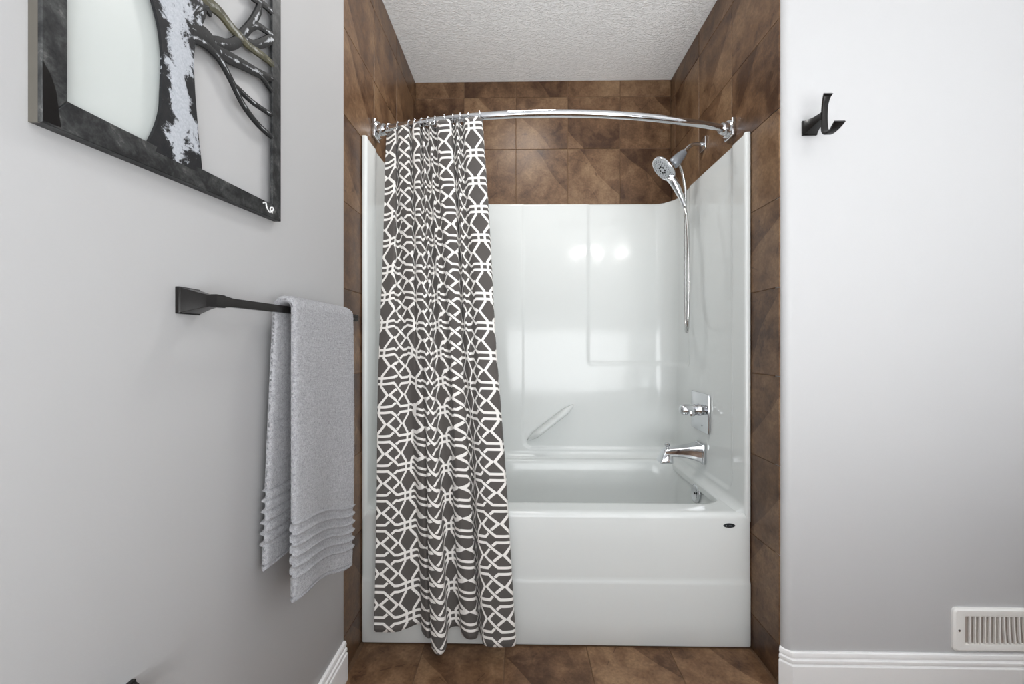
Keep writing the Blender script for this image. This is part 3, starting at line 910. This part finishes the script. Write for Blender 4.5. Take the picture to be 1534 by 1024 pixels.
# ------------------------------------------------------------------ vanity beside the camera, seen only in the chrome
vn_ = thing('vanity_cabinet', 'dark red-brown wooden vanity with pale top, mirrored in the chrome tub spout', 'cabinet', (1.85, -0.02, 0))
wood = simple('dark_red_brown_wood', srgb(62, 34, 26), 0.4)
mk('body', *box_data((1.32, -0.30, 0.09), (2.43, 0.22, 0.80), 0.003), wood, vn_)
mk('plinth', *box_data((1.34, -0.28, 0.0005), (2.41, 0.16, 0.0895)), M['dark'], vn_, smooth=False)
mk('counter_top', *box_data((1.30, -0.32, 0.8005), (2.445, 0.25, 0.835), 0.004, 2), M['trim'], vn_)
for xa, xb, hxx in ((1.335, 1.87, 1.83), (1.88, 2.415, 1.92)):
    dr = mk('door', *join(box_data((xa, 0.2205, 0.11), (xb, 0.238, 0.79), 0.002), box_data((xa + .07, 0.2375, 0.18), (xb - .07, 0.243, 0.72), 0.003)), wood, vn_)
    mk('handle', *tube([(hxx, 0.238, 0.50), (hxx, 0.262, 0.505), (hxx, 0.262, 0.615), (hxx, 0.238, 0.62)], 0.005, 10), M['bronze'], dr)

# ------------------------------------------------------------------ door stop by the baseboard
dstop = thing('door_stop', 'tiny grey door stop on the floor against the right baseboard', 'door stop', (1.045, YW - 0.028, 0))
mk('base', *lathe((1.045, YW - 0.0285, 0), (0, 0, 1), [(0, .012), (.006, .012), (.010, .010), (.014, .0085)], 20), M['satin'], dstop)
mk('bumper', *lathe((1.045, YW - 0.0285, 0.014), (0, 0, 1), [(0, .0085), (.007, .009), (.011, .007), (.0125, .001)], 20), M['dark'], dstop)

# ------------------------------------------------------------------ toilet roll holder, only its top in the frame
th_ = thing('toilet_roll_holder', 'black wall bracket on the left wall, only its top corner in view', 'toilet roll holder', (WX, 0.60, 0.62))
post(0.600, 0.622, th_)
mk('roll_arm', *loft([[(-0.5600 + a, y, 0.622 + b) for a, b in rrect(-.0085, .0085, -h, h, 0.0008, 2, 2)] for y, h in ((0.612, .0105), (0.588, .0105), (0.57, .0075), (0.455, .0075), (0.448, .0105), (0.44, .0105))], True, True, True), M['bronze'], th_, angle=25)

# ------------------------------------------------------------------ metal tree panel
art = thing('wall_art', 'black metal openwork panel of a silver-leafed tree, upper left wall', 'wall art', (WX, 0.74, 1.47))
AX0, AX1 = -0.6155, -0.598                 # back and front of the frame
def prism(poly, xa, xb): return loft([[(xa, y, z) for y, z in poly], [(xb, y, z) for y, z in poly]], True, True, True)
ZT = 2.26
def zb(y): return 1.4577 + 0.0279 * (y - 0.489) / 0.503     # lower edge of the frame
def zi(y): return 1.5010 + 0.0160 * (y - 0.5185) / 0.4385   # its inner edge
def bevel_prism(poly, xa, xb, b=0.0012):
    cy = sum(p[0] for p in poly) / len(poly); cz = sum(p[1] for p in poly) / len(poly)
    ins = []
    for y, z in poly:
        d = Vector((cy - y, cz - z)); 
        ins.append((y + math.copysign(b, cy - y), z + math.copysign(b, cz - z)))
    return loft([[(xa, y, z) for y, z in poly], [(xb - b, y, z) for y, z in poly], [(xb, y, z) for y, z in ins]], True, True, True)
mk('frame_bar', *bevel_prism([(0.489, zb(0.489)), (0.5185, zi(0.5185)), (0.5185, ZT - 0.035), (0.489, ZT)], AX1 - .005, AX1), M['iron'], art, smooth=False)
mk('frame_bar', *bevel_prism([(0.489, zb(0.489)), (0.992, zb(0.992)), (0.9568, zi(0.9568)), (0.5185, zi(0.5185))], AX1 - .005, AX1), M['iron'], art, smooth=False)
mk('frame_bar', *bevel_prism([(0.992, zb(0.992)), (0.992, ZT), (0.9568, ZT - 0.035), (0.9568, zi(0.9568))], AX1 - .005, AX1), M['iron'], art, smooth=False)
mk('frame_bar', *bevel_prism([(0.489, ZT), (0.5185, ZT - 0.035), (0.9568, ZT - 0.035), (0.992, ZT)], AX1 - .005, AX1), M['iron'], art, smooth=False)
for nm, q4, mt in (('side_rim', [(0.489, zb(.489)), (0.489, ZT), (0.4925, ZT), (0.4925, zb(.4925))], M['iron_side']),
                   ('side_rim', [(0.992, zb(.992)), (0.992, ZT), (0.9885, ZT), (0.9885, zb(.9885))], M['iron']),
                   ('lower_rim', [(0.4925, zb(.4925)), (0.9885, zb(.9885)), (0.9885, zb(.9885) + .0035), (0.4925, zb(.4925) + .0035)], M['iron']),
                   ('upper_rim', [(0.4925, ZT), (0.9885, ZT), (0.9885, ZT - .0035), (0.4925, ZT - .0035)], M['iron'])):
    q = mk(nm, *prism(q4, AX0, AX1 - .0051), mt, art, smooth=False)
    if mt is M['iron_side']: q['label'] = 'worn brown-grey outer edge'
pt = mk('patch', *prism([(0.4902, zb(.49) + .002), (0.5100, zb(.51) + .003), (0.5075, zb(.507) + .020), (0.5045, zb(.50) + .047), (0.4985, zb(.50) + .064), (0.4915, zb(.49) + .074), (0.4900, zb(.49) + .078)], AX1 - .0003, AX1 + .0006), M['gloss_black'], art, smooth=False)
pt['label'] = 'glossy black lacquered corner'
# pale backing left of the trunk
bk = mk('backing_panel', *box_data((AX0 + .0008, 0.513, 1.492), (AX0 + .0035, 0.672, ZT - .03)), M['backing'], art, smooth=False)
bk['label'] = 'pale green-white backing panel'
tl = [(0.6295, 1.495), (0.6465, 1.5365), (0.6554, 1.5699), (0.6575, 1.60), (0.6594, 1.6427), (0.659, 1.6687), (0.6541, 1.7034), (0.6456, 1.7290), (0.6327, 1.7600), (0.6120, 1.7980), (0.5900, 1.83)]
tr = [(0.7440, 1.500), (0.7394, 1.5364), (0.7348, 1.5662), (0.7300, 1.6110), (0.7262, 1.6500), (0.7237, 1.6967), (0.7260, 1.7261), (0.7290, 1.7461), (0.7400, 1.7732), (0.7520, 1.8061), (0.7560, 1.84)]
def grid_strip(name, Lp, Rp, nx, mat, xa=AX0 + .012, xb=AX1 - .0005, sub=5):
    A = catmull([(p[0], p[1], 0) for p in Lp], sub); B = catmull([(p[0], p[1], 0) for p in Rp], sub)
    V, F, UVs = [], [], []
    for face in (xb, xa):
        for a, b in zip(A, B):
            for i in range(nx + 1):
                t = i / nx
                q = a.lerp(b, t)
                V.append((face + (0.0012 * sin(pi * t) if face == xb else 0), q.x, q.y)); UVs.append((t, q.y))
    m, k = len(A), nx + 1
    for f in range(2):
        o = f * m * k
        for r in range(m - 1):
            for i in range(nx):
                F.append([o + r * k + i, o + r * k + i + 1, o + (r + 1) * k + i + 1, o + (r + 1) * k + i])
    o = m * k
    for r in range(m - 1):
        for i in (0, nx):
            F.append([r * k + i, (r + 1) * k + i, o + (r + 1) * k + i, o + r * k + i])
    for r in (0, m - 1):
        for i in range(nx):
            F.append([r * k + i, r * k + i + 1, o + r * k + i + 1, o + r * k + i])
    return mk(name, V, F, mat, art, uvs=UVs, angle=40)
tk = grid_strip('trunk', tl, tr, 12, M['trunk']); tk['label'] = 'trunk rubbed with silver leaf'
def branch(pts, w0, w1, mat, lift=0.0):
    P = catmull([(p[0], p[1], 0) for p in pts], 6); Lp, Rp = [], []
    for i, p in enumerate(P):
        t = (P[min(i + 1, len(P) - 1)] - P[max(i - 1, 0)]).normalized()
        h = lerp(w0, w1, i / (len(P) - 1)) * 0.6
        n_ = Vector((-t.y, t.x, 0))
        Lp.append(p + n_ * h); Rp.append(p - n_ * h)
    return grid_strip('branch', Lp, Rp, 4, mat, AX0 + .0118 + lift, AX1 - .0008 + lift, 1)
ob = branch([(0.735, 1.832), (0.7602, 1.8374), (0.7898, 1.8438), (0.8187, 1.8396), (0.8466, 1.8393), (0.8731, 1.8412), (0.9048, 1.8481), (0.935, 1.8553), (0.963, 1.8590)], 0.020, 0.013, M['olive'], .0006)
ob['label'] = 'branch with olive patina'
for pts, a, b in (
    ([(0.722, 1.782), (0.7303, 1.7964), (0.7425, 1.8134), (0.7602, 1.8313), (0.7788, 1.8408)], 0.012, 0.010),
    ([(0.720, 1.756), (0.735, 1.7605), (0.7551, 1.7680), (0.7815, 1.7664), (0.8098, 1.7702), (0.8564, 1.7856), (0.9085, 1.8027), (0.9631, 1.8244)], 0.032, 0.013),
    ([(0.9000, 1.8010), (0.9200, 1.8020), (0.935, 1.7984), (0.961, 1.7926)], 0.012, 0.009),
    ([(0.722, 1.742), (0.7303, 1.746), (0.7551, 1.7529), (0.7898, 1.7495), (0.8222, 1.7286), (0.8591, 1.6998), (0.9079, 1.684), (0.9598, 1.6817)], 0.016, 0.009),
    ([(0.8300, 1.7230), (0.8477, 1.7244), (0.8911, 1.7244), (0.9598, 1.7351)], 0.010, 0.008),
    ([(0.775, 1.772), (0.7900, 1.7830), (0.8098, 1.7939), (0.834, 1.8164), (0.8564, 1.8513), (0.8799, 1.8882), (0.9011, 1.929), (0.9122, 1.9597), (0.9048, 1.990), (0.890, 2.03)], 0.019, 0.012),
    ([(0.8740, 1.8800), (0.8950, 1.9020), (0.9159, 1.9144), (0.9598, 1.930)], 0.016, 0.010),
    ([(0.8520, 1.8480), (0.8731, 1.8481), (0.9011, 1.8622), (0.9428, 1.9034), (0.963, 1.9222)], 0.012, 0.018),
    ([(0.8850, 1.958), (0.9011, 1.9648), (0.9311, 1.9782), (0.963, 1.9858)], 0.012, 0.012),
    ([(0.740, 1.82), (0.755, 1.89), (0.790, 1.97), (0.84, 2.05), (0.90, 2.11), (0.963, 2.14)], 0.045, 0.012),
    ([(0.690, 1.82), (0.715, 1.91), (0.735, 2.02), (0.750, 2.12), (0.765, 2.235)], 0.060, 0.014),
    ([(0.620, 1.81), (0.600, 1.88), (0.585, 1.96), (0.565, 2.04), (0.515, 2.10)], 0.050, 0.012),
    ([(0.660, 1.82), (0.655, 1.93), (0.645, 2.05), (0.620, 2.15), (0.595, 2.235)], 0.050, 0.012)):
    branch(pts, a, b, M['branch'])
sg = [(0.9204, 1.5074), (0.9302, 1.5116), (0.9339, 1.5026), (0.9439, 1.4941), (0.9516, 1.4974), (0.9594, 1.5049), (0.9568, 1.5089), (0.9491, 1.5062), (0.9478, 1.501), (0.9555, 1.4955)]
q = mk('signature', *tube([(AX1 + .0004, p.x, p.y) for p in catmull([(a, b, 0) for a, b in sg], 4)], 0.0018, 6), M['white_paint'], art)
q['label'] = 'small white painted signature'
